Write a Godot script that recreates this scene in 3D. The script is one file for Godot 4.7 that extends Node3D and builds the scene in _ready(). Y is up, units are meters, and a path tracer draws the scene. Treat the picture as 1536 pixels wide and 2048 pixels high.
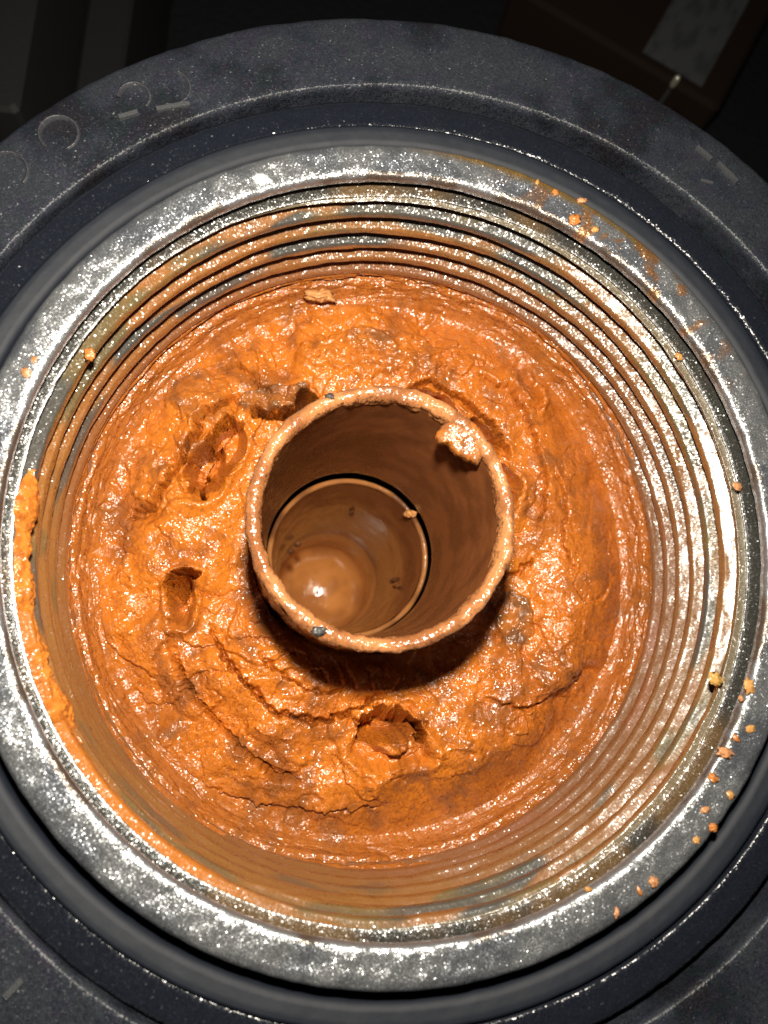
extends Node3D

# Close-up of an opened filter housing clogged with wet orange rust sludge, lit by the camera's flash.
const U := 0.04          # radius of the bright metal rim; every shape below is written in this unit
const TOP := 3.0         # height of the metal rim above the floor, in U; depth t is measured down from it

var rng := RandomNumberGenerator.new()
var m_flange: StandardMaterial3D
var m_collar: StandardMaterial3D
var m_gasket: StandardMaterial3D
var m_rim: StandardMaterial3D
var m_thread: StandardMaterial3D
var m_sludge: StandardMaterial3D
var m_lip: StandardMaterial3D
var m_tube: StandardMaterial3D
var m_sleeve: StandardMaterial3D
var m_black: StandardMaterial3D
var m_crumb: StandardMaterial3D


func _ready() -> void:
	rng.seed = 7
	# ---- camera, surroundings, flash ----
	var cam := Camera3D.new()
	cam.name = "camera"
	var right := Vector3(0.99251751, 0.1221024, 0.0)
	var up := Vector3(-0.02163081, 0.17582745, -0.98418332)
	var back := Vector3(-0.12017114, 0.97681918, 0.177153)
	var eye := Vector3(-0.26779881, TOP + 1.76771746, 0.28566068) * U
	cam.transform = Transform3D(Basis(right, up, back).orthonormalized(), eye)
	cam.near = 0.004
	cam.far = 20.0
	var att := CameraAttributesPhysical.new()
	att.frustum_focal_length = 18.129
	att.frustum_focus_distance = 2.12 * U
	att.exposure_aperture = 22.0
	cam.attributes = att
	cam.fov = 66.99
	add_child(cam)
	cam.current = true

	var we := WorldEnvironment.new()
	we.name = "environment"
	var env := Environment.new()
	env.background_mode = Environment.BG_COLOR
	env.background_color = Color(0.006, 0.0065, 0.008).linear_to_srgb()
	env.tonemap_mode = Environment.TONE_MAPPER_LINEAR
	env.tonemap_exposure = 1.0
	env.sdfgi_enabled = true
	env.ssao_enabled = true
	env.ssil_enabled = true
	we.environment = env
	add_child(we)

	var flash := AreaLight3D.new()      # the phone's flash, beside its lens
	flash.name = "flash"
	flash.area_size = Vector2(0.0055, 0.0055)
	flash.light_energy = 0.0212
	flash.light_color = Color(1.0, 0.965, 0.90)
	flash.shadow_enabled = true
	var lpos := Vector3(-0.25, TOP + 1.85, -0.21) * U
	flash.transform = Transform3D(Basis.looking_at(Vector3(0.02, -1.0, 0.02), Vector3(0, 0, -1)), lpos)
	add_child(flash)

	make_materials()
	make_floor()
	make_housing()
	make_tube()
	make_sleeve()
	make_sludge()
	make_flake()
	make_smear()
	make_crumbs()
	make_background()


# ---------------------------------------------------------------- helpers

func noise(freq: float, octaves := 3, kind := FastNoiseLite.FRACTAL_FBM, sd := 1, type := FastNoiseLite.TYPE_SIMPLEX_SMOOTH) -> FastNoiseLite:
	var n := FastNoiseLite.new()
	n.noise_type = type
	n.seed = sd
	n.frequency = freq
	n.fractal_type = kind
	n.fractal_octaves = octaves
	return n


func noise_tex(freq: float, octaves: int, sd: int, kind := FastNoiseLite.FRACTAL_FBM, type := FastNoiseLite.TYPE_SIMPLEX_SMOOTH, size := 512) -> NoiseTexture2D:
	var t := NoiseTexture2D.new()
	t.width = size
	t.height = size
	t.seamless = true
	t.seamless_blend_skirt = 0.15
	t.normalize = true
	t.noise = noise(freq, octaves, kind, sd, type)
	return t


func mat(called: String, color: Color, rough: float, metal := 0.0, spec := 0.5) -> StandardMaterial3D:
	var m := StandardMaterial3D.new()
	m.resource_name = called
	m.albedo_color = color.linear_to_srgb()
	m.roughness = rough
	m.metallic = metal
	m.metallic_specular = spec
	return m


func relief(m: StandardMaterial3D, tex: Texture2D, tile_mm: float, depth_mm: float) -> void:
	m.heightmap_enabled = true
	m.heightmap_texture = tex
	m.heightmap_scale = depth_mm * 0.1
	m.uv1_triplanar = true
	m.uv1_scale = Vector3.ONE * (1000.0 / tile_mm)
	m.uv1_triplanar_sharpness = 4.0


# small flat facets, each tilted its own way: wet grains that glint one by one
func facet_tex(cells: int, px: int, tilt: float, sd: int) -> ImageTexture:
	var g := RandomNumberGenerator.new()
	g.seed = sd
	var pt := PackedVector2Array()
	var nm := PackedColorArray()
	for k in cells * cells:
		pt.append(Vector2(g.randf(), g.randf()))
		var a := g.randf() * TAU
		var b := deg_to_rad(tilt) * sqrt(-log(maxf(g.randf(), 0.002)))
		var v := Vector3(sin(b) * cos(a), sin(b) * sin(a), cos(b))
		nm.append(Color(v.x * 0.5 + 0.5, v.y * 0.5 + 0.5, v.z * 0.5 + 0.5))
	var im := Image.create(px, px, false, Image.FORMAT_RGB8)
	var each := float(px) / cells
	for y in px:
		var cy := int(y / each)
		for x in px:
			var cx := int(x / each)
			var fx := x / each
			var fy := y / each
			var best := 99.0
			var who := 0
			for j in range(cy - 1, cy + 2):
				for i in range(cx - 1, cx + 2):
					var k := posmod(j, cells) * cells + posmod(i, cells)
					var q := pt[k]
					var dx := i + q.x - fx
					var dy := j + q.y - fy
					var d := dx * dx + dy * dy
					if d < best:
						best = d
						who = k
			im.set_pixel(x, y, nm[who])
	return ImageTexture.create_from_image(im)


func glitter(m: StandardMaterial3D, tex: Texture2D, tile_mm: float, strength: float) -> void:
	m.normal_enabled = true
	m.normal_texture = tex
	m.normal_scale = strength
	m.uv1_triplanar = true
	m.uv1_scale = Vector3.ONE * (1000.0 / tile_mm)
	m.uv1_triplanar_sharpness = 8.0


func meta(o: Node3D, label := "", category := "", group := "", kind := "") -> Node3D:
	if label:
		o.set_meta("label", label)
	if category:
		o.set_meta("category", category)
	if group:
		o.set_meta("group", group)
	if kind:
		o.set_meta("kind", kind)
	return o


func node(called: String, at: Vector3, parent: Node3D = self) -> Node3D:
	var o := Node3D.new()
	o.name = called
	o.position = at
	parent.add_child(o, true)
	return o


# a grid of points, nu round (closed or not) by nv along; points in U, written relative to `off` (in U)
func grid(called: String, parent: Node3D, nu: int, nv: int, closed: bool, p: PackedVector3Array, c: PackedColorArray, m: Material, off := Vector3.ZERO, flip := false) -> MeshInstance3D:
	var n := PackedVector3Array()
	n.resize(nu * nv)
	var sgn := -1.0 if flip else 1.0
	for j in nv:
		var ja := maxi(j - 1, 0) * nu
		var jb := mini(j + 1, nv - 1) * nu
		for i in nu:
			var ia := i - 1
			var ib := i + 1
			if closed:
				ia = (ia + nu) % nu
				ib = ib % nu
			else:
				ia = maxi(ia, 0)
				ib = mini(ib, nu - 1)
			var du := p[j * nu + ib] - p[j * nu + ia]
			var dv := p[jb + i] - p[ja + i]
			var k := du.cross(dv)
			n[j * nu + i] = (k * sgn).normalized() if k.length_squared() > 1e-16 else Vector3.UP
	var idx := PackedInt32Array()
	var last := nu if closed else nu - 1
	idx.resize(last * (nv - 1) * 6)
	var w := 0
	for j in nv - 1:
		for i in last:
			var a := j * nu + i
			var b := j * nu + (i + 1) % nu
			var e := a + nu
			var f := b + nu
			# clockwise seen from the side the normal points to
			if flip:
				idx[w] = a; idx[w + 1] = b; idx[w + 2] = f
				idx[w + 3] = a; idx[w + 4] = f; idx[w + 5] = e
			else:
				idx[w] = a; idx[w + 1] = f; idx[w + 2] = b
				idx[w + 3] = a; idx[w + 4] = e; idx[w + 5] = f
			w += 6
	var q := PackedVector3Array()
	q.resize(p.size())
	for i in p.size():
		q[i] = (p[i] - off) * U
	var arr := []
	arr.resize(Mesh.ARRAY_MAX)
	arr[Mesh.ARRAY_VERTEX] = q
	arr[Mesh.ARRAY_NORMAL] = n
	if c.size():
		arr[Mesh.ARRAY_COLOR] = c
	arr[Mesh.ARRAY_INDEX] = idx
	var am := ArrayMesh.new()
	am.add_surface_from_arrays(Mesh.PRIMITIVE_TRIANGLES, arr)
	var o := MeshInstance3D.new()
	o.name = called
	o.mesh = am
	o.material_override = m
	parent.add_child(o, true)
	return o


# a profile of (radius, depth t) resampled to fine steps
func resample(prof: PackedVector2Array, step: float) -> PackedVector2Array:
	var out := PackedVector2Array()
	for i in prof.size() - 1:
		var k := maxi(1, int(ceil(prof[i].distance_to(prof[i + 1]) / step)))
		for s in k:
			out.append(prof[i].lerp(prof[i + 1], float(s) / k))
	out.append(prof[prof.size() - 1])
	return out


# lathe: profile (r, t) turned round the axis through `mid`; rough gives uneven surface; tint(noise) blends two colours
func lathe(called: String, parent: Node3D, prof: PackedVector2Array, nu: int, m: Material, mid := Vector2.ZERO, off := Vector3.ZERO, wob: FastNoiseLite = null, amp := 0.0, c0 := Color.WHITE, c1 := Color.WHITE, cn: FastNoiseLite = null, flip := false, lean := Vector2.ZERO) -> MeshInstance3D:
	var nv := prof.size()
	var p := PackedVector3Array()
	p.resize(nu * nv)
	var c := PackedColorArray()
	if cn:
		c.resize(nu * nv)
	for j in nv:
		var tan_ := (prof[mini(j + 1, nv - 1)] - prof[maxi(j - 1, 0)]).normalized()
		var nor := Vector2(-tan_.y, tan_.x)
		var cx := mid.x + lean.x * prof[j].y
		var cz := mid.y + lean.y * prof[j].y
		for i in nu:
			var a := TAU * i / nu
			var r := prof[j].x
			var t := prof[j].y
			var ca := cos(a)
			var sa := sin(a)
			if wob:
				var d := wob.get_noise_3d(r * ca, t, r * sa) * amp
				r += nor.x * d
				t += nor.y * d
			p[j * nu + i] = Vector3(cx + r * ca, TOP - t, cz + r * sa)
			if cn:
				c[j * nu + i] = c0.lerp(c1, smoothstep(-0.25, 0.35, cn.get_noise_3d(r * ca, t, r * sa)))
	return grid(called, parent, nu, nv, true, p, c, m, off, flip)


func pv(list: Array) -> PackedVector2Array:
	var out := PackedVector2Array()
	for i in range(0, list.size(), 2):
		out.append(Vector2(list[i], list[i + 1]))
	return out


# an uneven little lump of sludge or grit, flattened, sitting at `at` (in U)
func lump_mesh(sd: int, sx: float, sy: float, sz: float, detail := 22) -> ArrayMesh:
	var nz := noise(1.1, 3, FastNoiseLite.FRACTAL_FBM, sd)
	var nu := detail
	var nv := detail / 2 + 1
	var p := PackedVector3Array()
	var n := PackedVector3Array()
	for j in nv:
		var b := PI * j / (nv - 1)
		for i in nu:
			var a := TAU * i / nu
			var v := Vector3(sin(b) * cos(a), cos(b), sin(b) * sin(a))
			var k := 1.0 + 0.65 * nz.get_noise_3d(v.x * 1.3, v.y * 1.3, v.z * 1.3)
			p.append(Vector3(v.x * sx, maxf(v.y, -0.35) * sy, v.z * sz) * k * U)
			n.append(Vector3(v.x / sx, v.y / sy, v.z / sz).normalized())
	var st := SurfaceTool.new()
	st.begin(Mesh.PRIMITIVE_TRIANGLES)
	for k in p.size():
		st.set_smooth_group(0)
		st.add_vertex(p[k])
	for j in nv - 1:
		for i in nu:
			var a2 := j * nu + i
			var b2 := j * nu + (i + 1) % nu
			for q in [a2, b2, b2 + nu, a2, b2 + nu, a2 + nu]:
				st.add_index(q)
	st.generate_normals()
	return st.commit()


# ---------------------------------------------------------------- materials

func make_materials() -> void:
	var grit := noise_tex(0.085, 2, 11)
	var soft := noise_tex(0.03, 4, 13)
	var wet_film := noise_tex(0.02, 4, 15)
	var facets := facet_tex(72, 504, 17.0, 5)
	m_flange = mat("weathered_black_plastic", Color.WHITE, 0.46, 0.0, 0.5)
	m_flange.vertex_color_use_as_albedo = true
	relief(m_flange, grit, 13.0, 0.02)
	glitter(m_flange, facets, 11.0, 0.7)
	m_collar = mat("speckled_black_plastic", Color(0.009, 0.011, 0.017), 0.26, 0.0, 0.5)
	glitter(m_collar, facets, 12.0, 0.55)
	m_gasket = mat("blue_grey_rubber", Color(0.006, 0.0085, 0.015), 0.6, 0.0, 0.4)
	relief(m_gasket, soft, 20.0, 0.01)
	m_rim = mat("wet_pitted_metal", Color.WHITE, 0.36, 0.78, 0.6)
	m_rim.vertex_color_use_as_albedo = true
	glitter(m_rim, facets, 7.5, 0.72)
	m_thread = mat("stained_wet_thread", Color.WHITE, 0.27, 0.0, 0.75)
	m_thread.vertex_color_use_as_albedo = true
	m_thread.clearcoat_enabled = true
	m_thread.clearcoat = 1.0
	m_thread.clearcoat_roughness = 0.22
	glitter(m_thread, facets, 9.5, 0.68)
	m_sludge = mat("wet_rust_sludge", Color.WHITE, 0.43, 0.0, 0.62)
	m_sludge.vertex_color_use_as_albedo = true
	var wet := noise_tex(0.012, 3, 14)
	var ramp := Gradient.new()
	ramp.offsets = PackedFloat32Array([0.0, 0.42, 0.62, 1.0])
	ramp.colors = PackedColorArray([Color(0.40, 0.40, 0.40), Color(0.46, 0.46, 0.46), Color(0.80, 0.80, 0.80), Color(1, 1, 1)])
	wet.color_ramp = ramp
	m_sludge.roughness_texture = wet
	m_sludge.roughness_texture_channel = BaseMaterial3D.TEXTURE_CHANNEL_RED
	relief(m_sludge, grit, 11.5, 0.012)
	glitter(m_sludge, facets, 10.0, 0.76)
	m_lip = mat("rust_coated_lip", Color.WHITE, 0.23, 0.0, 0.6)
	m_lip.vertex_color_use_as_albedo = true
	glitter(m_lip, facets, 11.0, 0.8)
	m_tube = mat("brown_filmed_wall", Color.WHITE, 0.33, 0.0, 0.5)
	m_tube.vertex_color_use_as_albedo = true
	relief(m_tube, grit, 14.0, 0.010)
	m_tube.roughness = 0.46
	m_tube.roughness_texture = wet_film
	m_tube.roughness_texture_channel = BaseMaterial3D.TEXTURE_CHANNEL_RED
	m_sleeve = mat("smooth_brown_film", Color.WHITE, 0.22, 0.0, 0.5)
	m_sleeve.vertex_color_use_as_albedo = true
	relief(m_sleeve, soft, 16.0, 0.028)
	m_sleeve.roughness = 0.34
	m_sleeve.roughness_texture = wet_film
	m_sleeve.roughness_texture_channel = BaseMaterial3D.TEXTURE_CHANNEL_RED
	m_black = mat("black_plastic", Color(0.012, 0.012, 0.013), 0.6)
	m_crumb = mat("rust_crumb", Color(0.55, 0.25, 0.085), 0.3, 0.0, 0.5)
	glitter(m_crumb, facets, 14.0, 1.0)


# ---------------------------------------------------------------- setting

func make_floor() -> void:
	var b := BoxMesh.new()
	b.size = Vector3(1.6, 0.02, 1.6)
	var o := MeshInstance3D.new()
	o.name = "floor"
	o.mesh = b
	o.position = Vector3(0, -0.01, 0)
	var m := mat("dark_floor", Color(0.016, 0.016, 0.019), 0.75, 0.0, 0.3)
	relief(m, noise_tex(0.04, 4, 21), 60.0, 0.3)
	o.material_override = m
	meta(o, "", "", "", "structure")
	add_child(o)


# ---------------------------------------------------------------- the housing

func make_housing() -> void:
	var h := node("filter_housing", Vector3.ZERO)
	meta(h, "opened round black filter housing with bright metal rim and screw thread", "filter housing")
	var rough := noise(9.0, 4, FastNoiseLite.FRACTAL_FBM, 31)
	var patch := noise(3.2, 4, FastNoiseLite.FRACTAL_FBM, 32)

	# flange, with a worn outer edge; a narrow groove parts it from the collar
	var fl := resample(pv([1.212, 0.17, 1.212, 0.072, 1.216, 0.062, 1.222, 0.060, 1.40, 0.078, 1.440, 0.086, 1.452, 0.102, 1.455, 0.26, 1.43, 0.28, 1.25, 0.30]), 0.012)
	lathe("flange", h, fl, 720, m_flange, Vector2(0.05, 0.0), Vector3.ZERO, rough, 0.0035, Color(0.025, 0.028, 0.039), Color(0.012, 0.0145, 0.019), patch)
	flange_marks(h)

	# speckled collar and the smooth rubber ring inside it
	var co := resample(pv([1.05, 0.14, 1.096, 0.11, 1.101, 0.078, 1.108, 0.073, 1.17, 0.074, 1.183, 0.08, 1.187, 0.09, 1.188, 0.18, 1.23, 0.182]), 0.010)
	lathe("collar", h, co, 720, m_collar, Vector2(0.02, 0.006), Vector3.ZERO, rough, 0.003)
	var ga := resample(pv([1.000, 0.16, 1.034, 0.155, 1.036, 0.10, 1.039, 0.085, 1.045, 0.076, 1.055, 0.070, 1.080, 0.064, 1.092, 0.063, 1.098, 0.067, 1.100, 0.12]), 0.006)
	lathe("gasket_ring", h, ga, 540, m_gasket, Vector2(0.006, 0.003), Vector3.ZERO, rough, 0.0014)

	make_rim(h)
	make_thread(h)

	# body under the flange, and the dark well round the sleeve
	lathe("vessel_body", h, pv([0.90, 0.52, 0.95, 0.62, 0.95, 2.75, 0.0, 2.75]), 96, m_black, Vector2.ZERO, Vector3.ZERO, null, 0.0, Color.WHITE, Color.WHITE, null, true)
	lathe("vessel_shell", h, pv([1.25, 0.24, 1.30, 0.30, 1.26, 2.6, 1.20, 2.99, 0.0, 2.99]), 96, m_black)
	lathe("well_wall", h, pv([0.33, 0.64, 0.37, 0.68, 0.37, 2.4, 0.0, 2.4]), 96, m_black, Vector2(-0.07, -0.02), Vector3.ZERO, null, 0.0, Color.WHITE, Color.WHITE, null, true)


func make_rim(h: Node3D) -> void:
	var prof := resample(pv([0.93, 0.05, 0.908, 0.035, 0.904, 0.015, 0.909, 0.004, 0.920, 0.0, 0.975, 0.0, 0.990, 0.004, 0.998, 0.014, 1.0, 0.03, 1.0, 0.14]), 0.007)
	var nu := 900
	var nv := prof.size()
	var p := PackedVector3Array(); p.resize(nu * nv)
	var c := PackedColorArray(); c.resize(nu * nv)
	var wob := noise(14.0, 3, FastNoiseLite.FRACTAL_FBM, 41)
	var st := noise(4.5, 4, FastNoiseLite.FRACTAL_FBM, 42)
	for j in nv:
		for i in nu:
			var a := TAU * i / nu
			var r := prof[j].x
			var t := prof[j].y + 0.004 * wob.get_noise_2d(r * cos(a), r * sin(a))
			p[j * nu + i] = Vector3(r * cos(a), TOP - t, r * sin(a))
			var s := st.get_noise_2d(r * cos(a), r * sin(a))
			var col := Color(0.36, 0.37, 0.385).lerp(Color(0.23, 0.245, 0.275), smoothstep(-0.2, 0.4, s))
			# ochre tide mark along the outer edge at the upper right, rusty inner lip elsewhere
			var deg := rad_to_deg(wrapf(a, -PI, PI))
			var arc := smoothstep(-92.0, -76.0, deg) * (1.0 - smoothstep(-52.0, -44.0, deg))
			var ochre := arc * smoothstep(0.968 - 0.02 * s, 0.985, r)
			col = col.lerp(Color(0.55, 0.33, 0.085), clampf(ochre, 0.0, 1.0) * 0.9)
			var spot := smoothstep(0.12, 0.32, st.get_noise_2d(r * cos(a) * 2.4 + 5.0, r * sin(a) * 2.4)) * smoothstep(-78.0, -60.0, deg) * (1.0 - smoothstep(-40.0, -20.0, deg))
			col = col.lerp(Color(0.50, 0.22, 0.06), spot * 0.8)
			if r < 0.915:
				col = col.lerp(Color(0.18, 0.12, 0.06), 0.6 * smoothstep(-0.1, 0.3, s))
			c[j * nu + i] = col
	grid("metal_rim", h, nu, nv, true, p, c, m_rim)


func make_thread(h: Node3D) -> void:
	var nu := 1200
	var t0 := 0.034
	var t1 := 0.76
	var nv := 420
	var p := PackedVector3Array(); p.resize(nu * nv)
	var c := PackedColorArray(); c.resize(nu * nv)
	var wob := noise(16.0, 3, FastNoiseLite.FRACTAL_FBM, 51)
	var big := noise(1.0, 3, FastNoiseLite.FRACTAL_FBM, 52)
	var streak := noise(1.0, 4, FastNoiseLite.FRACTAL_FBM, 53)
	var tan_c := Color(0.31, 0.122, 0.030)
	var olive := Color(0.135, 0.098, 0.042)
	var grey := Color(0.074, 0.070, 0.060)
	var red := Color(0.27, 0.095, 0.036)
	for j in nv:
		var t := lerpf(t0, t1, float(j) / (nv - 1))
		for i in nu:
			var a := TAU * i / nu
			var ca := cos(a)
			var sa := sin(a)
			# one screw turn per 0.08: a V thread with flat-topped crests
			var ph := fposmod((t - 0.19) / 0.08 - (a + PI / 2.0) / TAU + 0.10, 1.0)
			var groove := 1.0 - clampf((ph - 0.04) / 0.36, 0.0, 1.0) + smoothstep(0.74, 0.97, ph)
			var r := 0.884 + 0.039 * groove - 0.004 * smoothstep(0.36, 0.5, ph) * (1.0 - smoothstep(0.62, 0.76, ph))
			var adeg := rad_to_deg(a)
			var fill := smoothstep(70.0, 105.0, adeg) * (1.0 - smoothstep(150.0, 215.0, adeg)) * smoothstep(0.10, 0.24, t)
			r = lerpf(r, 0.886, 0.38 * fill)
			if t < 0.082:                                      # relief under the rim, then a thin leading edge
				r = lerpf(0.945, 0.896, smoothstep(0.066, 0.074, t))
				r = lerpf(r, 0.93, smoothstep(0.076, 0.082, t) * groove)
			var s := streak.get_noise_3d(ca * 1.8, t * 10.0, sa * 1.8)
			var b := big.get_noise_3d(ca * 1.7 + 3.0, t * 6.0, sa * 1.7)
			var w := wob.get_noise_3d(r * ca, t * 1.5, r * sa)
			r -= 0.0018 * w + 0.004 * smoothstep(0.0, 0.4, s) * (1.0 - groove)
			p[j * nu + i] = Vector3(r * ca, TOP - t, r * sa)
			var deep := smoothstep(0.05, 0.45, t)
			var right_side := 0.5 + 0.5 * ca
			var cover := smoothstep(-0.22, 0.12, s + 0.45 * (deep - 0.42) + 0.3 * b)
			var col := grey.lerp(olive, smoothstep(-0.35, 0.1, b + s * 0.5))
			col = col.lerp(tan_c, cover * 0.92)
			col = col.lerp(red, smoothstep(0.32, 0.50, t) * 0.85)
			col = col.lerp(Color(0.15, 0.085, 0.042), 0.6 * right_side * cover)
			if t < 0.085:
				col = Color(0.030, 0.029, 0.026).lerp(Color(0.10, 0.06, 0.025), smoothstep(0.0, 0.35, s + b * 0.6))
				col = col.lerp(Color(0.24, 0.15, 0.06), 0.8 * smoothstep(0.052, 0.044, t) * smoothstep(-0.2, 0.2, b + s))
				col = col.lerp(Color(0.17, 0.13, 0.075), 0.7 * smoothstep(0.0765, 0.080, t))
			col = col.lerp(Color(0.20, 0.088, 0.026), 0.6 * fill)
			# the wash of orange below the smear, lower left
			var deg := rad_to_deg(a)
			var wash := smoothstep(108.0, 122.0, deg) * (1.0 - smoothstep(168.0, 180.0, deg)) * (1.0 - smoothstep(0.14, 0.17, t + 0.03 * s)) * smoothstep(0.075, 0.09, t)
			col = col.lerp(Color(0.42, 0.140, 0.022), wash)
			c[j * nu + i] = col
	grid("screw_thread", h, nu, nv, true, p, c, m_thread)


# faint raised strokes moulded on the flange
func stroke_arc(h: Node3D, x: float, z: float, rad: float, a0: float, a1: float, w: float) -> void:
	var nu := 24
	var prof := [Vector2(-w, 0.012), Vector2(-w * 0.5, -0.001), Vector2(w * 0.5, -0.001), Vector2(w, 0.012)]
	var p := PackedVector3Array()
	for q in prof:
		for i in nu:
			var a: float = deg_to_rad(lerpf(a0, a1, float(i) / (nu - 1)))
			p.append(Vector3(x + (rad + q.x) * cos(a), TOP - 0.062 - 0.05 * (Vector2(x, z).length() - 1.24) - q.y, z + (rad + q.x) * sin(a)))
	var c := PackedColorArray(); c.resize(p.size()); c.fill(Color(0.042, 0.042, 0.050))
	grid("raised_mark", h, nu, prof.size(), false, p, c, m_flange)


func stroke_bar(h: Node3D, x: float, z: float, turn: float, length: float, w: float) -> void:
	var b := BoxMesh.new()
	b.size = Vector3(length, 0.010, w) * U
	var o := MeshInstance3D.new()
	o.name = "raised_mark"
	o.mesh = b
	var m := mat("worn_mark", Color(0.055, 0.057, 0.062), 0.45)
	relief(m, m_flange.heightmap_texture, 11.0, 0.05)
	o.material_override = m
	o.position = Vector3(x, TOP - 0.062 - 0.05 * (Vector2(x, z).length() - 1.24), z) * U
	o.rotation.y = turn
	h.add_child(o, true)


func flange_marks(h: Node3D) -> void:
	stroke_arc(h, -0.985, -0.885, 0.052, 150, 395, 0.006)
	stroke_arc(h, -0.868, -1.000, 0.048, 120, 420, 0.006)
	stroke_arc(h, -0.690, -1.120, 0.040, 170, 400, 0.006)
	stroke_arc(h, -0.600, -1.155, 0.050, -70, 100, 0.006)
	stroke_bar(h, -0.590, -1.095, 0.28, 0.085, 0.012)
	stroke_bar(h, -0.700, -1.062, 0.4, 0.05, 0.012)
	stroke_bar(h, 0.858, -1.098, -0.75, 0.038, 0.010)
	stroke_bar(h, 0.872, -1.086, -0.75, 0.034, 0.010)
	stroke_bar(h, 0.925, -1.045, -0.78, 0.060, 0.010)
	stroke_bar(h, 0.937, -1.030, -0.78, 0.054, 0.010)
	stroke_bar(h, 0.862, -1.000, -0.2, 0.036, 0.008)
	stroke_bar(h, -0.815, 0.972, 0.8, 0.045, 0.014)


# ---------------------------------------------------------------- central tube and the sleeve below it

const TUBE_MID := Vector2(-0.045, -0.036)
const TUBE_LEAN := Vector2(-0.045, 0.022)

func make_tube() -> void:
	var base := Vector3(TUBE_MID.x + TUBE_LEAN.x * 0.7, TOP - 0.7, TUBE_MID.y + TUBE_LEAN.y * 0.7)
	var o := node("central_tube", base * U)
	meta(o, "brown tube with a beaded wet lip standing up in the middle of the sludge", "tube")
	var wob := noise(13.0, 4, FastNoiseLite.FRACTAL_FBM, 61)
	var cn := noise(7.0, 4, FastNoiseLite.FRACTAL_FBM, 62)
	# lip: a rounded bead
	var lip := resample(pv([0.318, 0.085, 0.324, 0.066, 0.326, 0.050, 0.322, 0.037, 0.312, 0.030, 0.300, 0.031, 0.292, 0.038, 0.288, 0.050, 0.289, 0.075]), 0.006)
	lathe("lip", o, lip, 540, m_lip, TUBE_MID, base, wob, 0.009, Color(0.42, 0.175, 0.065), Color(0.25, 0.092, 0.032), cn, true, TUBE_LEAN)
	var outer := resample(pv([0.322, 0.070, 0.312, 0.10, 0.309, 0.20, 0.306, 0.70]), 0.012)
	lathe("outer_wall", o, outer, 420, m_lip, TUBE_MID, base, wob, 0.014, Color(0.20, 0.075, 0.024), Color(0.10, 0.042, 0.018), cn, false, TUBE_LEAN)
	var inner := resample(pv([0.306, 0.70, 0.280, 0.706, 0.268, 0.70, 0.266, 0.68, 0.280, 0.30, 0.290, 0.056]), 0.012)
	lathe("inner_wall", o, inner, 420, m_tube, TUBE_MID, base, wob, 0.0012, Color(0.25, 0.086, 0.030), Color(0.175, 0.060, 0.022), cn, false, TUBE_LEAN)


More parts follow.
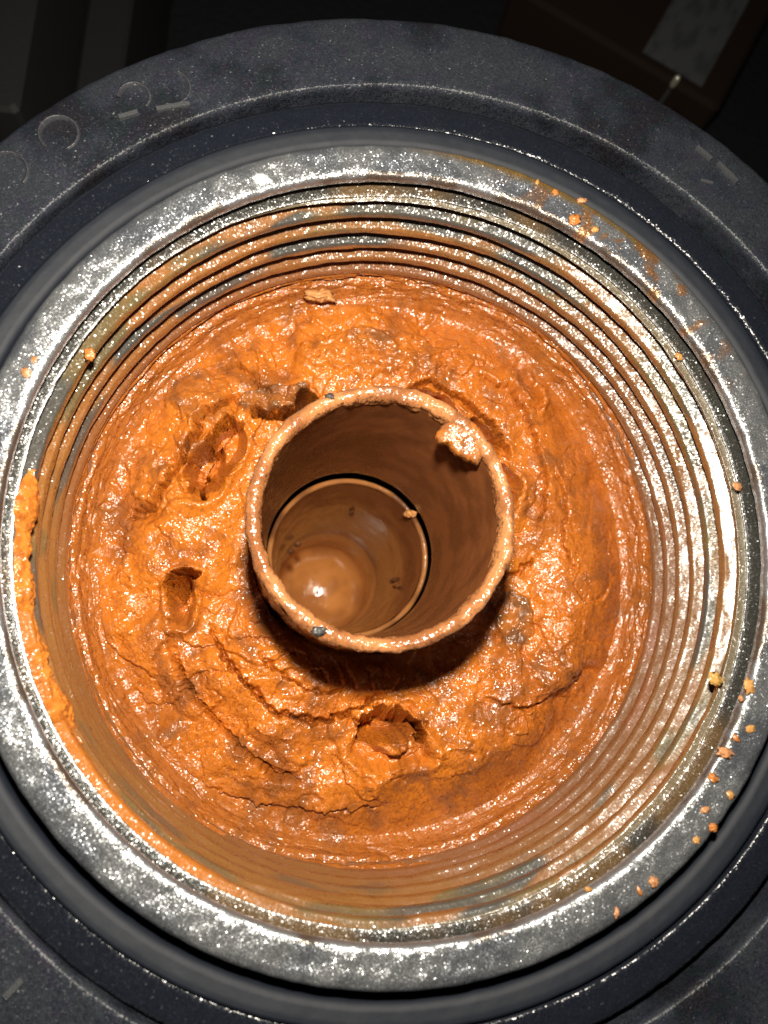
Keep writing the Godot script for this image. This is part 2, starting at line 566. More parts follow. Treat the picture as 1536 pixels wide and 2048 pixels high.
func make_sleeve() -> void:
	var base := Vector3(TUBE_MID.x + TUBE_LEAN.x * 2.1, TOP - 2.1, TUBE_MID.y + TUBE_LEAN.y * 2.1)
	var o := node("inner_sleeve", base * U)
	meta(o, "smooth brown cup-ended sleeve deep down inside the central tube", "sleeve")
	var mid := TUBE_MID + Vector2(0.004, 0.0)
	var wob := noise(7.0, 2, FastNoiseLite.FRACTAL_FBM, 66)
	var cn := noise(5.0, 3, FastNoiseLite.FRACTAL_FBM, 67)
	var edge := PackedVector2Array()
	for k in 17:
		var a := PI * 0.5 + TAU * k / 16.0
		edge.append(Vector2(0.2570 + 0.0095 * cos(a), 0.765 - 0.011 * sin(a)))
	lathe("sleeve_edge", o, edge, 300, m_sleeve, mid, base, wob, 0.002, Color(0.30, 0.120, 0.038), Color(0.12, 0.045, 0.016), cn, true, TUBE_LEAN)
	lathe("outer_wall", o, resample(pv([0.264, 0.77, 0.250, 2.1]), 0.05), 160, m_tube, mid, base, null, 0.0, Color(0.2, 0.09, 0.03), Color(0.15, 0.06, 0.02), cn, false, TUBE_LEAN)
	var wall := resample(pv([0.206, 1.50, 0.214, 1.46, 0.219, 1.40, 0.226, 1.0, 0.2475, 0.768]), 0.02)
	lathe("inner_wall", o, wall, 300, m_sleeve, mid, base, wob, 0.002, Color(0.25, 0.088, 0.029), Color(0.18, 0.060, 0.021), cn, false, TUBE_LEAN)
	var cup := PackedVector2Array()
	for k in 25:
		var a := PI * 0.5 * k / 24.0
		cup.append(Vector2(0.203 * sin(a), 1.80 + 0.17 * cos(a)))
	cup.append_array(pv([0.204, 1.75, 0.204, 1.60, 0.207, 1.51, 0.207, 1.50]))
	lathe("cup_end", o, resample(cup, 0.02), 300, m_sleeve, mid, base, wob, 0.003, Color(0.50, 0.205, 0.055), Color(0.36, 0.14, 0.040), cn, false, TUBE_LEAN)
	var m_silt := mat("dried_silt", Color(0.20, 0.075, 0.026), 0.5)
	# dried drips of silt on the wall, and the broken edge of the film beside the cup
	for q in [[0.127, 1.16, 0.020, 0.009, 0.075], [0.132, 1.30, 0.010, 0.007, 0.05], [0.118, 1.05, 0.052, 0.006, 0.05], [-0.262, 1.38, -0.115, 0.012, 0.035], [-0.235, 1.42, -0.150, 0.012, 0.03], [-0.04, 1.1, -0.226, 0.008, 0.05]]:
		var dr := MeshInstance3D.new()
		dr.name = "silt_drip"
		dr.mesh = lump_mesh(40 + int(q[1] * 100.0), q[3], q[4], q[3])
		dr.material_override = m_silt
		dr.position = (Vector3(q[0], TOP - q[1], q[2]) - base) * U
		o.add_child(dr, true)
	# a crumb bridging the gap at the sleeve's edge
	var cr := MeshInstance3D.new()
	cr.name = "silt_bridge"
	cr.mesh = lump_mesh(5, 0.022, 0.016, 0.014)
	cr.material_override = m_crumb
	cr.position = (Vector3(0.128, TOP - 0.745, -0.165) - base) * U
	o.add_child(cr, true)


# ---------------------------------------------------------------- the sludge

const FN := 760
const FE := 0.95
var fh := PackedFloat32Array()      # relief
var fg := PackedFloat32Array()      # greyness
var fc := PackedFloat32Array()      # how far a pit undercuts its upper edge
var warp_n: FastNoiseLite
var warp_soft: FastNoiseLite


func cell(x: float) -> int:
	return clampi(int((x + FE) / (2.0 * FE) * FN), 0, FN - 1)


func wx(i: int) -> float:
	return (float(i) + 0.5) / FN * 2.0 * FE - FE


func stamp_crater(cx: float, cz: float, ax: float, az: float, rot: float, depth: float, lip: float, sd: float) -> void:
	var reach := maxf(ax, az) * 1.9
	var cr := cos(rot)
	var sr := sin(rot)
	for iz in range(cell(cz - reach), cell(cz + reach) + 1):
		for ix in range(cell(cx - reach), cell(cx + reach) + 1):
			var dx := wx(ix) - cx
			var dz := wx(iz) - cz
			var w1 := 1.25 * warp_soft.get_noise_2d(dx + sd, dz + sd * 2.0)
			var u := (dx * cr + dz * sr) / ax
			var v := (-dx * sr + dz * cr) / az
			var d := sqrt(u * u + v * v) + 0.26 * w1
			var s := 1.0 - smoothstep(0.74, 0.97, d)
			var fold := 0.08 * sin(d * 19.0 + 8.0 * w1) * smoothstep(0.25, 0.5, d) * (1.0 - smoothstep(0.9, 1.35, d))
			var k := iz * FN + ix
			fc[k] += depth * s * (0.0 if depth > 0.25 else 1.0)
			fh[k] += -depth * (s + fold * 0.7) + lip * exp(-pow((d - 1.16) / 0.2, 2.0))


func stamp_blob(cx: float, cz: float, ax: float, az: float, rot: float, height: float, grey: float, sd: float) -> void:
	var reach := maxf(ax, az) * 1.7
	var cr := cos(rot)
	var sr := sin(rot)
	for iz in range(cell(cz - reach), cell(cz + reach) + 1):
		for ix in range(cell(cx - reach), cell(cx + reach) + 1):
			var dx := wx(ix) - cx
			var dz := wx(iz) - cz
			var w1 := warp_n.get_noise_2d(dx * 1.6 + sd, dz * 1.6 - sd)
			var u := (dx * cr + dz * sr) / ax
			var v := (-dx * sr + dz * cr) / az
			var d := sqrt(u * u + v * v) + 0.30 * w1
			var s := 1.0 - smoothstep(0.72, 1.0, d)
			var k := iz * FN + ix
			fh[k] += height * 0.75 * s * (0.75 + 0.4 * w1)
			fg[k] = maxf(fg[k], grey * s)


# a jagged crack along a polyline; `step` lifts the side on the left of its direction
func stamp_crack(list: Array, width: float, depth: float, step: float, fall: float, sd: float) -> void:
	var pts := pv(list)
	var reach := maxf(fall * 2.2, width * 4.0) + 0.04
	var lo := pts[0]
	var hi := pts[0]
	for q in pts:
		lo = lo.min(q)
		hi = hi.max(q)
	for iz in range(cell(lo.y - reach), cell(hi.y + reach) + 1):
		for ix in range(cell(lo.x - reach), cell(hi.x + reach) + 1):
			var x := wx(ix)
			var z := wx(iz)
			var q := Vector2(x + 0.016 * warp_n.get_noise_2d(x * 2.0 + sd, z * 2.0), z + 0.016 * warp_n.get_noise_2d(x * 2.0, z * 2.0 + sd + 7.0))
			var best := 9.0
			var side := 0.0
			var along := 0.0
			for k in pts.size() - 1:
				var a := pts[k]
				var ab := pts[k + 1] - a
				var f := clampf((q - a).dot(ab) / ab.length_squared(), 0.0, 1.0)
				var dd := q.distance_to(a + ab * f)
				if dd < best:
					best = dd
					side = signf(ab.cross(q - a))
					along = (k + f) / (pts.size() - 1)
			if best < reach:
				var ends := smoothstep(0.0, 0.14, along) * smoothstep(0.0, 0.14, 1.0 - along)
				var wid := width * (0.55 + 0.9 * absf(warp_n.get_noise_2d(x * 3.0 + sd, z * 3.0)))
				fh[iz * FN + ix] += ends * (-depth * exp(-pow(best / wid, 2.0)) - side * step * 0.6 * (1.0 - smoothstep(0.0, fall, best)))


func sample(f: PackedFloat32Array, x: float, z: float) -> float:
	var u := clampf((x + FE) / (2.0 * FE) * FN - 0.5, 0.0, FN - 1.001)
	var v := clampf((z + FE) / (2.0 * FE) * FN - 0.5, 0.0, FN - 1.001)
	var i := int(u)
	var j := int(v)
	var a := u - i
	var b := v - j
	var k := j * FN + i
	return lerpf(lerpf(f[k], f[k + 1], a), lerpf(f[k + FN], f[k + FN + 1], a), b)


func make_sludge() -> void:
	fh.resize(FN * FN)
	fg.resize(FN * FN)
	fc.resize(FN * FN)
	warp_soft = noise(8.0, 2, FastNoiseLite.FRACTAL_FBM, 79)
	warp_soft.fractal_gain = 0.35
	warp_n = noise(9.0, 3, FastNoiseLite.FRACTAL_FBM, 71)
	var big := noise(2.4, 3, FastNoiseLite.FRACTAL_FBM, 72)
	var crease := noise(3.4, 2, FastNoiseLite.FRACTAL_RIDGED, 73)
	crease.domain_warp_enabled = true
	crease.domain_warp_amplitude = 0.09
	crease.domain_warp_frequency = 4.0
	crease.domain_warp_fractal_octaves = 3
	var fine := noise(15.0, 4, FastNoiseLite.FRACTAL_FBM, 74)
	fine.domain_warp_enabled = true
	fine.domain_warp_amplitude = 0.03
	fine.domain_warp_frequency = 9.0
	var grain := noise(60.0, 3, FastNoiseLite.FRACTAL_FBM, 75)
	var tear := noise(8.5, 2, FastNoiseLite.FRACTAL_RIDGED, 76)
	tear.domain_warp_enabled = true
	tear.domain_warp_amplitude = 0.07
	tear.domain_warp_frequency = 7.0
	var layer := noise(1.9, 3, FastNoiseLite.FRACTAL_FBM, 77)
	layer.domain_warp_enabled = true
	layer.domain_warp_amplitude = 0.045
	layer.domain_warp_frequency = 7.0
	var fade := noise(2.6, 2, FastNoiseLite.FRACTAL_FBM, 78)
	for iz in FN:
		var z := wx(iz)
		for ix in FN:
			var x := wx(ix)
			var r2 := x * x + z * z
			if r2 < 0.04 or r2 > 0.9:
				continue
			var r := sqrt(r2)
			# the sheet at the right and the film along the bottom are smoother
			var a := rad_to_deg(atan2(z, x))
			var sheet := smoothstep(-70.0, -50.0, a) * (1.0 - smoothstep(0.0, 18.0, a)) * smoothstep(0.46, 0.58, r)
			var film := smoothstep(0.60, 0.72, r) * smoothstep(35.0, 60.0, a) * (1.0 - smoothstep(120.0, 150.0, a))
			var wild := 1.0 - 0.62 * maxf(sheet, film)
			var cz := maxf(0.0, crease.get_noise_2d(x, z))
			# broken layers: flat tops that end in thin ragged edges
			var lv := 3.3 * layer.get_noise_2d(x, z) + 2.2 * (0.55 - r)
			var fr := lv - floorf(lv)
			var some := wild * smoothstep(-0.25, 0.2, fade.get_noise_2d(x, z))
			var ledge := some * (0.0115 * (floorf(lv) + smoothstep(0.0, 0.14, fr) - 0.35 * fr) - 0.006 * exp(-pow((fr - 0.01) / 0.05, 2.0)))
			var tz := maxf(0.0, tear.get_noise_2d(x, z) - 0.62)
			fh[iz * FN + ix] = 0.042 * big.get_noise_2d(x, z) * (0.5 + 0.5 * wild) + ledge - wild * (0.018 * cz * cz * cz + 0.05 * tz * tz) + 0.0034 * fine.get_noise_2d(x, z) * (0.3 + 0.7 * wild) + 0.0010 * grain.get_noise_2d(x, z)
	# the deep holes and the pits
	stamp_crater(-0.505, -0.270, 0.140, 0.064, -1.02, 0.085, 0.020, 1.0)
	stamp_crater(-0.500, -0.260, 0.080, 0.040, -1.1, 0.07, 0.0, 2.0)
	stamp_crater(-0.572, 0.135, 0.075, 0.048, 1.75, 0.045, 0.018, 3.0)
	stamp_crater(-0.572, 0.112, 0.034, 0.050, 0.15, 0.75, 0.0, 4.0)
	stamp_crater(0.030, 0.560, 0.110, 0.080, 0.0, 0.030, 0.014, 5.0)
	stamp_crater(0.025, 0.515, 0.090, 0.046, 0.0, 0.150, 0.0, 6.0)
	stamp_blob(0.036, 0.556, 0.062, 0.036, 0.1, 0.090, 0.0, 6.5)
	stamp_crater(0.190, -0.470, 0.110, 0.050, 0.45, 0.110, 0.010, 7.0)
	stamp_crater(0.330, -0.380, 0.080, 0.045, 0.9, 0.130, 0.008, 8.0)
	stamp_crater(0.400, -0.215, 0.050, 0.085, -0.2, 0.110, 0.010, 9.0)
	stamp_crater(-0.225, -0.478, 0.030, 0.045, 0.3, 0.300, 0.0, 9.5)
	# lumps: the dark scab above the tube's shoulder, swellings round the edge
	stamp_blob(-0.330, -0.482, 0.115, 0.050, -0.22, 0.060, 0.95, 10.0)
	stamp_blob(-0.250, -0.500, 0.050, 0.035, -0.9, 0.045, 0.8, 10.5)
	stamp_blob(-0.560, -0.480, 0.120, 0.095, 0.6, 0.030, 0.25, 11.0)
	stamp_blob(-0.690, -0.230, 0.120, 0.085, 1.2, 0.034, 0.15, 12.0)
	stamp_blob(-0.680, 0.010, 0.100, 0.120, 0.0, 0.022, 0.0, 13.0)
	stamp_blob(-0.010, -0.640, 0.260, 0.085, 0.05, 0.034, 0.10, 14.0)
	stamp_blob(-0.030, -0.675, 0.100, 0.050, 0.2, 0.018, 0.35, 14.5)
	stamp_blob(0.420, 0.195, 0.060, 0.110, 0.1, 0.026, 0.75, 15.0)
	stamp_blob(0.560, 0.330, 0.110, 0.100, 0.4, 0.024, 0.2, 16.0)
	stamp_blob(-0.028, 0.677, 0.034, 0.028, 0.3, 0.026, 0.0, 17.0)
	stamp_blob(-0.600, 0.525, 0.034, 0.034, 0.0, 0.016, 0.3, 18.0)
	stamp_blob(-0.300, 0.560, 0.130, 0.060, 0.5, 0.030, 0.0, 19.0)
	stamp_blob(-0.520, 0.400, 0.090, 0.070, -0.4, 0.030, 0.0, 20.0)
	stamp_blob(0.240, 0.600, 0.100, 0.060, -0.3, 0.020, 0.0, 21.0)
	stamp_blob(0.480, -0.560, 0.110, 0.060, 0.75, 0.030, 0.0, 22.0)
	# slits under the pits' overhanging edges
	stamp_crack([-0.565, -0.175, -0.555, -0.255, -0.515, -0.345, -0.460, -0.410, -0.425, -0.380], 0.010, 0.320, 0.0, 0.03, 51.0)
	stamp_crack([-0.520, -0.150, -0.515, -0.225, -0.480, -0.310], 0.008, 0.220, 0.0, 0.03, 52.0)
	stamp_crack([-0.060, 0.545, -0.050, 0.500, 0.000, 0.468, 0.060, 0.468, 0.110, 0.500, 0.130, 0.550], 0.012, 0.650, 0.0, 0.03, 53.0)
	stamp_crack([-0.625, 0.100, -0.600, 0.065, -0.560, 0.055, -0.525, 0.080], 0.009, 0.200, 0.0, 0.03, 54.0)
	stamp_crack([-0.400, -0.435, -0.330, -0.425, -0.250, -0.440, -0.205, -0.480], 0.010, 0.250, 0.0, 0.03, 55.0)
	# layered edges and cracks
	stamp_crack([-0.50, 0.20, -0.445, 0.31, -0.36, 0.40, -0.30, 0.46, -0.17, 0.485, -0.06, 0.455, 0.03, 0.40], 0.008, 0.055, -0.034, 0.10, 31.0)
	stamp_crack([-0.36, 0.29, -0.27, 0.36, -0.20, 0.40, -0.10, 0.41], 0.007, 0.035, -0.014, 0.06, 32.0)
	stamp_crack([-0.62, 0.24, -0.56, 0.38, -0.47, 0.49, -0.38, 0.57, -0.30, 0.64, -0.20, 0.66], 0.008, 0.030, -0.030, 0.09, 33.0)
	stamp_crack([-0.78, -0.08, -0.66, -0.16, -0.60, -0.28, -0.53, -0.42, -0.42, -0.50], 0.008, 0.040, 0.022, 0.08, 34.0)
	stamp_crack([-0.54, -0.56, -0.44, -0.60, -0.38, -0.55, -0.33, -0.49], 0.007, 0.030, 0.012, 0.06, 35.0)
	stamp_crack([0.05, -0.50, 0.16, -0.56, 0.28, -0.50, 0.38, -0.40, 0.42, -0.30], 0.008, 0.045, 0.020, 0.08, 36.0)
	stamp_crack([0.30, -0.60, 0.42, -0.55, 0.50, -0.40, 0.53, -0.22, 0.50, -0.05], 0.006, 0.020, 0.016, 0.10, 37.0)
	stamp_crack([0.56, -0.30, 0.60, -0.18, 0.57, -0.05, 0.62, 0.05], 0.005, 0.020, 0.006, 0.05, 38.0)
	stamp_crack([0.37, 0.06, 0.43, 0.05, 0.48, 0.00], 0.006, 0.040, 0.0, 0.03, 39.0)
	stamp_crack([0.46, -0.62, 0.50, -0.57, 0.53, -0.50, 0.50, -0.46], 0.005, 0.020, 0.022, 0.06, 40.0)
	stamp_crack([-0.10, 0.48, -0.05, 0.50, 0.02, 0.47, 0.08, 0.46], 0.006, 0.035, -0.012, 0.05, 41.0)
	stamp_crack([-0.50, 0.66, -0.35, 0.72, -0.15, 0.74, 0.05, 0.73], 0.005, 0.014, 0.012, 0.06, 42.0)
	stamp_crack([0.30, 0.42, 0.45, 0.46, 0.58, 0.40, 0.66, 0.30], 0.006, 0.022, 0.016, 0.08, 43.0)

	# the surface: from the tube's foot outward, then up the wall as a film over the lowest threads
	var path := resample(pv([0.297, 0.62, 0.33, 0.59, 0.40, 0.565, 0.48, 0.545, 0.58, 0.535, 0.68, 0.545, 0.75, 0.565, 0.795, 0.585, 0.825, 0.59, 0.845, 0.575, 0.862, 0.545, 0.872, 0.51, 0.880, 0.485, 0.893, 0.470]), 0.0019)
	var nu := 1500
	var nv := path.size()
	var p := PackedVector3Array(); p.resize(nu * nv)
	var c := PackedColorArray(); c.resize(nu * nv)
	var tone := noise(3.6, 4, FastNoiseLite.FRACTAL_FBM, 81)
	var tone3 := noise(34.0, 3, FastNoiseLite.FRACTAL_FBM, 85)
	var tone2 := noise(11.0, 3, FastNoiseLite.FRACTAL_FBM, 82)
	var wall_n := noise(1.0, 4, FastNoiseLite.FRACTAL_FBM, 83)
	var ridge_n := noise(1.0, 3, FastNoiseLite.FRACTAL_RIDGED, 84)
	var bright := Color(0.55, 0.162, 0.018)
	var brown := Color(0.36, 0.103, 0.016)
	var redd := Color(0.46, 0.122, 0.016)
	var film_c := Color(0.37, 0.117, 0.021)
	var grey_c := Color(0.165, 0.075, 0.032)
	for j in nv:
		var tan_ := (path[mini(j + 1, nv - 1)] - path[maxi(j - 1, 0)]).normalized()
		var nor := Vector2(tan_.y, -tan_.x)           # up, then inward on the wall
		var onwall := smoothstep(0.79, 0.86, path[j].x)
		var tube_f := 1.0 - smoothstep(0.31, 0.38, path[j].x)
		var vv := float(j) / (nv - 1)
		for i in nu:
			var a := TAU * i / nu
			var ca := cos(a)
			var sa := sin(a)
			var r := path[j].x
			var t := path[j].y
			var lowr := 0.11 * smoothstep(0.62, 0.87, path[j].x) * smoothstep(-0.2, 1.0, sa * 0.55 + ca * 0.75)   # the film reaches less high at the lower right
			var x := r * ca + TUBE_MID.x * 1.5 * tube_f
			var z := r * sa + TUBE_MID.y * tube_f
			var d := sample(fh, x, z) * (1.0 - 0.86 * onwall) * (1.0 - 0.9 * tube_f)
			if onwall > 0.0:
				var s := wall_n.get_noise_3d(ca * 7.0, t * 26.0, sa * 7.0)
				var e := maxf(0.0, ridge_n.get_noise_3d(ca * 3.0, t * 16.0 + 0.5 * s, sa * 3.0))
				d += onwall * (0.006 * s - 0.011 * e * e * e + 0.0012 * wall_n.get_noise_3d(ca * 24.0, t * 30.0, sa * 24.0))
				# crack round the film's edge
				var ec := (r - 0.874 - 0.004 * s) / 0.0035
				d -= 0.024 * exp(-ec * ec) * smoothstep(-0.3, 0.3, s + 0.2)
			var und := sample(fc, x, z) * (1.0 - onwall)
			z -= 0.26 * und
			x -= 0.08 * und
			p[j * nu + i] = Vector3(x + nor.x * d * ca, TOP - (t + lowr) + (-nor.y) * d, z + nor.x * d * sa)
			z += 0.26 * und
			x += 0.08 * und
			var n1 := tone.get_noise_2d(x, z)
			var n2 := tone2.get_noise_2d(x, z)
			var col := bright.lerp(brown, smoothstep(-0.15, 0.45, n1 + 0.4 * n2))
			col = col.lerp(redd, 0.6 * smoothstep(0.0, 0.7, ca - 0.3 * sa) * smoothstep(0.42, 0.7, r))
			col = col.lerp(film_c, 0.45 * smoothstep(0.70, 0.82, r + 0.05 * n1) * smoothstep(0.2, 0.8, sa + 0.1 * n2))
			col = col.lerp(film_c, smoothstep(0.785, 0.85, r + 0.02 * n2) * 0.85)
			col = col.lerp(grey_c, clampf(sample(fg, x, z) * (0.55 + 0.9 * smoothstep(-0.2, 0.3, n2)), 0.0, 0.9))
			col = col.lerp(grey_c, 0.34 * smoothstep(0.16, 0.5, n1 * 0.6 + n2 * 0.7))
			col = col.lerp(Color(0.20, 0.058, 0.013), 0.30 * smoothstep(0.10, 0.40, tone3.get_noise_2d(x, z)))
			c[j * nu + i] = col
	var o := grid("rust_sludge", self, nu, nv, true, p, c, m_sludge, Vector3(0, TOP - 0.6, 0))
	o.position = Vector3(0, TOP - 0.6, 0) * U
	meta(o, "thick wet orange rust sludge filling the housing round the central tube", "sludge", "", "stuff")


# ---------------------------------------------------------------- loose pieces

func make_flake() -> void:
	# an angular flake stuck on the tube's lip, reaching over its mouth
	var outline := pv([0.085, -0.262, 0.062, -0.232, 0.070, -0.212, 0.098, -0.206, 0.120, -0.180, 0.150, -0.164, 0.186, -0.148, 0.200, -0.166, 0.222, -0.186, 0.212, -0.222, 0.180, -0.262, 0.150, -0.284, 0.118, -0.280])
	var mid := Vector2(0.145, -0.215)
	var nz := noise(16.0, 3, FastNoiseLite.FRACTAL_FBM, 91)
	var nu := 78
	var rings := [0.0, 0.25, 0.5, 0.75, 0.93, 1.0, 1.0, 0.92, 0.0]
	var drop := [0.0, 0.0, 0.001, 0.002, 0.004, 0.012, 0.026, 0.034, 0.034]
	var p := PackedVector3Array()
	var c := PackedColorArray()
	var base := Vector3(0.145, TOP - 0.075, -0.215)
	for k in rings.size():
		for i in nu:
			var f := float(i) / nu * outline.size()
			var q := outline[int(f) % outline.size()].lerp(outline[(int(f) + 1) % outline.size()], f - int(f))
			var v := mid + (q - mid) * (float(rings[k]) * 0.86 + 0.0001) + Vector2(0.010, -0.012)
			v += (q - mid).normalized() * 0.004 * nz.get_noise_2d(q.x * 3.0, q.y * 3.0) * float(rings[k])
			# tilted down towards the tube's axis
			var sl := (v - mid).dot(Vector2(-0.66, 0.75))
			var t: float = 0.042 + float(drop[k]) + 0.22 * maxf(sl, -0.05) - 0.004 * nz.get_noise_2d(v.x, v.y)
			p.append(Vector3(v.x, TOP - t, v.y))
			c.append(Color(0.34, 0.112, 0.022).lerp(Color(0.22, 0.082, 0.028), smoothstep(-0.2, 0.3, nz.get_noise_2d(v.x * 0.8 + 4.0, v.y * 0.8))))
	var o := grid("rust_flake", self, nu, rings.size(), true, p, c, m_sludge, base)
	o.position = base * U
	meta(o, "angular rust flake stuck on the tube's lip and jutting over its mouth", "flake")


func make_smear() -> void:
	# strip of sludge lying on the first thread at the left
	var nu := 260
	var nv := 40
	var p := PackedVector3Array(); p.resize(nu * nv)
	var c := PackedColorArray(); c.resize(nu * nv)
	var n1 := noise(7.0, 3, FastNoiseLite.FRACTAL_FBM, 95)
	var n2 := noise(22.0, 3, FastNoiseLite.FRACTAL_FBM, 96)
	var base := Vector3(-0.89, TOP - 0.14, 0.15)
	for j in nv:
		var v := float(j) / (nv - 1)
		for i in nu:
			var u := float(i) / (nu - 1)
			var deg := lerpf(189.0, 146.0, u)
			var a := deg_to_rad(deg)
			var e := n1.get_noise_2d(u * 0.7, 3.0)
			var w := smoothstep(0.0, 0.07, u) * smoothstep(0.0, 0.10, 1.0 - u) * (0.62 + 0.75 * e + 0.25 * sin(u * 9.0))
			w = maxf(w, 0.05)
			var tc := 0.108 + 0.028 * u + 0.012 * n1.get_noise_2d(u * 0.8, 9.0)
			var t := tc + (v - 0.5) * 0.085 * w * (1.0 + 0.10 * n2.get_noise_2d(u * 1.2, v * 0.3))
			var hump := sin(v * PI)
			var r := 0.899 - 0.036 * pow(hump, 0.7) * (0.5 + 0.5 * w) - 0.006 * n2.get_noise_2d(cos(a) * 1.1 + t * 2.0, sin(a) * 1.4) * hump
			p[j * nu + i] = Vector3(r * cos(a), TOP - t, r * sin(a))
			c[j * nu + i] = Color(0.56, 0.185, 0.028).lerp(Color(0.40, 0.115, 0.02), smoothstep(-0.2, 0.4, n2.get_noise_2d(u * 0.6, v * 0.2)))
	var o := grid("sludge_smear", self, nu, nv, false, p, c, m_sludge, base)
	o.position = base * U
	meta(o, "lumpy strip of orange sludge smeared along the left of the screw thread", "sludge")


func make_crumbs() -> void:
	# x, z, t, size, label
	var list := [
		[0.776, 0.352, 0.060, 0.026, "pale yellow double crumb in the dark groove inside the right rim"],
		[0.825, 0.368, 0.0, 0.022, "large orange crumb on the inner edge of the right rim"],
		[0.803, 0.396, 0.0, 0.013, "small pinkish crumb just below the large orange crumb at right"],
		[0.782, 0.487, 0.0, 0.016, "orange crumb on the right rim left of its paired crumb"],
		[0.820, 0.466, 0.0, 0.016, "orange crumb on the right rim right of its paired crumb"],
		[0.753, 0.519, 0.0, 0.022, "pinkish crumb on the lower right rim below the crumb pair"],
		[0.717, 0.574, 0.0, 0.018, "pale pink crumb at the rim's inner edge, lower right"],
		[0.757, 0.613, 0.0, 0.014, "pale wet crumb near the rim's outer edge at lower right"],
		[0.693, 0.645, 0.0, 0.012, "tiny yellow crumb in the middle of the lower right rim"],
		[0.709, 0.683, 0.0, 0.014, "yellowish crumb at the outer edge of the lower right rim"],
		[0.667, 0.709, 0.0, 0.014, "pale wet crumb below the yellowish crumb on the outer rim"],
		[0.558, 0.794, 0.0, 0.020, "wet orange crumb at the rim's outer edge near the bottom right"],
		[0.524, 0.813, 0.0, 0.012, "small dark orange crumb left of the wet one at bottom right"],
		[0.406, 0.805, 0.0, 0.012, "lone orange crumb on the rim's inner edge near the bottom"],
		[0.469, 0.856, 0.0, 0.013, "pinkish crumb on the outer rim, lowest of all crumbs"],
		[0.449, -0.816, 0.0, 0.024, "larger orange crumb on the upper right rim"],
		[0.502, -0.792, 0.0, 0.018, "second orange crumb right beside the larger one, upper right rim"],
		[0.472, -0.875, 0.004, 0.016, "crumb on the ochre stained outer edge of the upper right rim"],
		[0.399, -0.891, 0.0, 0.014, "orange speck inside the ochre stain at the upper right"],
		[0.352, -0.916, 0.002, 0.012, "uppermost orange speck along the ochre stained rim edge"],
		[-0.872, -0.340, 0.002, 0.020, "orange crumb on the inner edge of the upper left rim"],
		[-0.857, -0.372, 0.002, 0.014, "smaller orange crumb above its twin on the upper left rim"],
		[0.744, -0.482, 0.066, 0.018, "orange grain on the dark groove at the upper right"],
		[0.868, -0.131, 0.050, 0.016, "orange grain in the groove at the right edge of the rim"],
		[-0.762, -0.428, 0.10, 0.024, "orange lump on the upper thread at the left above the smear"],
	]
	var k := 0
	for q in list:
		var o := MeshInstance3D.new()
		o.name = "rust_crumb"
		var s: float = q[3] * 0.8
		o.mesh = lump_mesh(100 + k, s * rng.randf_range(0.7, 1.15), s * 0.25, s * rng.randf_range(0.45, 0.85))
		var m: StandardMaterial3D = m_crumb.duplicate()
		var hue: Color = [Color(0.50, 0.18, 0.045), Color(0.52, 0.26, 0.08), Color(0.50, 0.23, 0.10)][k % 3]
		if k == 0:
			hue = Color(0.50, 0.28, 0.075)
		m.albedo_color = hue.linear_to_srgb()
		o.material_override = m
		o.position = Vector3(q[0], TOP - q[2] + s * 0.12, q[1]) * U
		o.rotation.y = rng.randf() * TAU
		meta(o, q[4], "crumb", "crumbs of rust scattered on the rim")
		add_child(o, true)
		k += 1
	for q in [[Vector3(-0.197, TOP - 0.028, 0.240), 0.016, Color(0.045, 0.042, 0.040), "dark grey speck stuck on the lower left of the tube's lip", "grit_speck"],
			[Vector3(-0.180, TOP - 0.030, -0.322), 0.011, Color(0.05, 0.042, 0.036), "tiny dark speck on the upper left of the tube's lip", "grit_speck"],
			[Vector3(-0.356, TOP - 0.002, -0.868), 0.022, Color(0.55, 0.56, 0.58), "pale grey fleck on the inner edge of the upper rim", "pale_fleck"]]:
		var g := MeshInstance3D.new()
		g.name = q[4]
		g.mesh = lump_mesh(180 + int(q[1] * 1000.0), q[1], q[1] * 0.4, q[1] * 0.7)
		g.material_override = mat("speck", q[2], 0.4)
		g.position = q[0] * U
		meta(g, q[3], "speck")
		add_child(g, true)
	var b := MeshInstance3D.new()
	b.name = "sludge_blob"
	b.mesh = lump_mesh(160, 0.045, 0.022, 0.020, 30)
	b.material_override = m_crumb
	b.position = Vector3(-0.19, TOP - 0.52, -0.815) * U
	meta(b, "small wet brown blob clinging to the wall film above the sludge at the top", "blob")
	add_child(b, true)


# ---------------------------------------------------------------- dark things behind

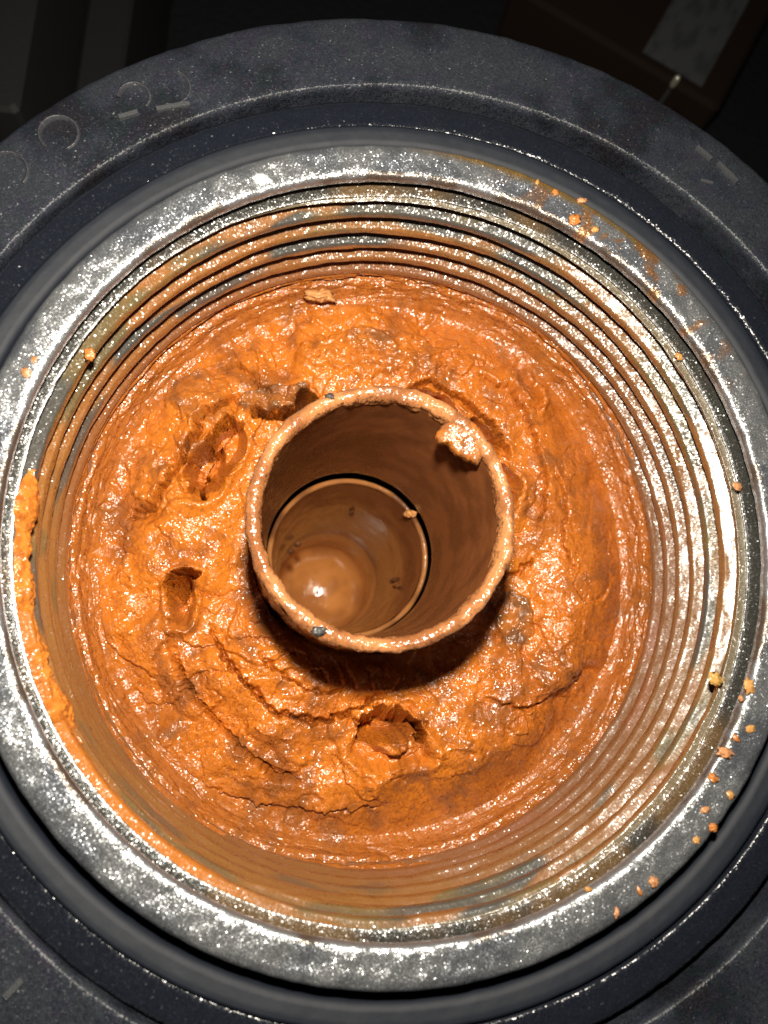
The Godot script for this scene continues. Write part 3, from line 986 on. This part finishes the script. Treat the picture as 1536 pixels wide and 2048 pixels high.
func bevel_box(called: String, parent: Node3D, size: Vector3, bev: float, m: Material) -> MeshInstance3D:
	var st := SurfaceTool.new()
	st.begin(Mesh.PRIMITIVE_TRIANGLES)
	st.set_smooth_group(-1)
	var hx := size.x / 2.0
	var hz := size.z / 2.0
	var rings := [[bev, 0.0], [0.0, bev], [0.0, size.y - bev], [bev, size.y]]
	var pt := func(k: int, i: int) -> Vector3:
		var e: float = rings[k][0]
		var x := hx - e
		var z := hz - e
		var corners := [Vector2(-x, -z + bev), Vector2(-x + bev, -z), Vector2(x - bev, -z), Vector2(x, -z + bev), Vector2(x, z - bev), Vector2(x - bev, z), Vector2(-x + bev, z), Vector2(-x, z - bev)]
		var q: Vector2 = corners[i % 8]
		return Vector3(q.x, rings[k][1], q.y) * U
	for k in rings.size() - 1:
		for i in 8:
			for v in [pt.call(k, i), pt.call(k + 1, i), pt.call(k + 1, i + 1), pt.call(k, i), pt.call(k + 1, i + 1), pt.call(k, i + 1)]:
				st.add_vertex(v)
	for i in range(1, 7):
		for v in [pt.call(3, 0), pt.call(3, i + 1), pt.call(3, i)]:
			st.add_vertex(v)
		for v in [pt.call(0, 0), pt.call(0, i), pt.call(0, i + 1)]:
			st.add_vertex(v)
	st.generate_normals()
	var o := MeshInstance3D.new()
	o.name = called
	o.mesh = st.commit()
	o.material_override = m
	parent.add_child(o, true)
	return o


func make_background() -> void:
	# brown carton with a printed grey label
	var along := Vector2(0.49, -0.87).normalized()
	var across := Vector2(0.87, 0.49).normalized()
	var l0 := Vector2(1.997, -3.644)
	var cmid := l0 + along * 1.75 + across * -0.17
	var turn := atan2(-across.y, across.x)
	var box := node("carton", Vector3(cmid.x, 0.0, cmid.y) * U)
	box.rotation.y = turn
	meta(box, "brown carton with a grey printed label lying in the dark behind", "carton")
	var kraft := mat("brown_card", Color(0.023, 0.0135, 0.009), 0.85, 0.0, 0.3)
	relief(kraft, noise_tex(0.05, 3, 22), 30.0, 0.05)
	bevel_box("card_body", box, Vector3(1.62, 0.45, 3.6), 0.03, kraft)
	var paper := mat("grey_label", Color.WHITE, 0.8, 0.0, 0.3)
	paper.vertex_color_use_as_albedo = true
	var blot := noise(5.0, 2, FastNoiseLite.FRACTAL_FBM, 97)
	var p := PackedVector3Array()
	var c := PackedColorArray()
	for j in 60:
		for i in 30:
			var x := lerpf(0.17, 0.63, i / 29.0)
			var z := lerpf(1.72, -1.6, j / 59.0)
			p.append(Vector3(x, 0.453 + 0.0, z))
			c.append(Color(0.095, 0.10, 0.11).lerp(Color(0.065, 0.07, 0.078), smoothstep(0.05, 0.3, blot.get_noise_2d(x * 2.0, z * 0.8))))
	grid("paper_label", box, 30, 60, false, p, c, paper)
	# thin upright rod with a shiny tip
	var rod := node("thin_rod", Vector3(1.469, 0.0, -2.328) * U)
	meta(rod, "thin grey upright rod with a shiny rounded tip behind the flange", "rod")
	var steel := mat("dull_steel", Color(0.12, 0.12, 0.12), 0.45, 0.8)
	lathe("stem", rod, pv([0.012, 1.28, 0.015, 1.5, 0.016, 2.995]), 14, steel, Vector2.ZERO, Vector3(0, 0, 0))
	var tip := lathe("tip", rod, pv([0.0, 1.20, 0.010, 1.203, 0.017, 1.215, 0.017, 1.25, 0.013, 1.27, 0.0, 1.275]), 18, mat("bright_tip", Color(0.45, 0.43, 0.36), 0.45, 0.7))
	# upright dark panel at the left and a scrap of paper in the dark
	var pan := node("dark_panel", Vector3(-1.60, 0.0, -3.4) * U)
	pan.rotation.y = -0.06
	meta(pan, "dark grey upright plastic panel in the shadow at the upper left", "panel")
	var pm := mat("dark_plastic", Color(0.022, 0.022, 0.023), 0.7, 0.0, 0.4)
	relief(pm, noise_tex(0.04, 3, 23), 25.0, 0.05)
	bevel_box("panel_face", pan, Vector3(0.32, 1.5, 2.6), 0.02, pm)
	var step := bevel_box("panel_step", pan, Vector3(0.24, 0.9, 2.2), 0.02, pm)
	step.position = Vector3(0.29, 0, 0.1) * U
	var sc := node("paper_scrap", Vector3(0.02, 0.0, -3.9) * U)
	sc.rotation.y = 0.3
	meta(sc, "small grey scrap lying on the dark floor beyond the top of the flange", "scrap")
	bevel_box("scrap_sheet", sc, Vector3(0.26, 0.03, 0.16), 0.01, mat("grey_scrap", Color(0.16, 0.165, 0.18), 0.8))
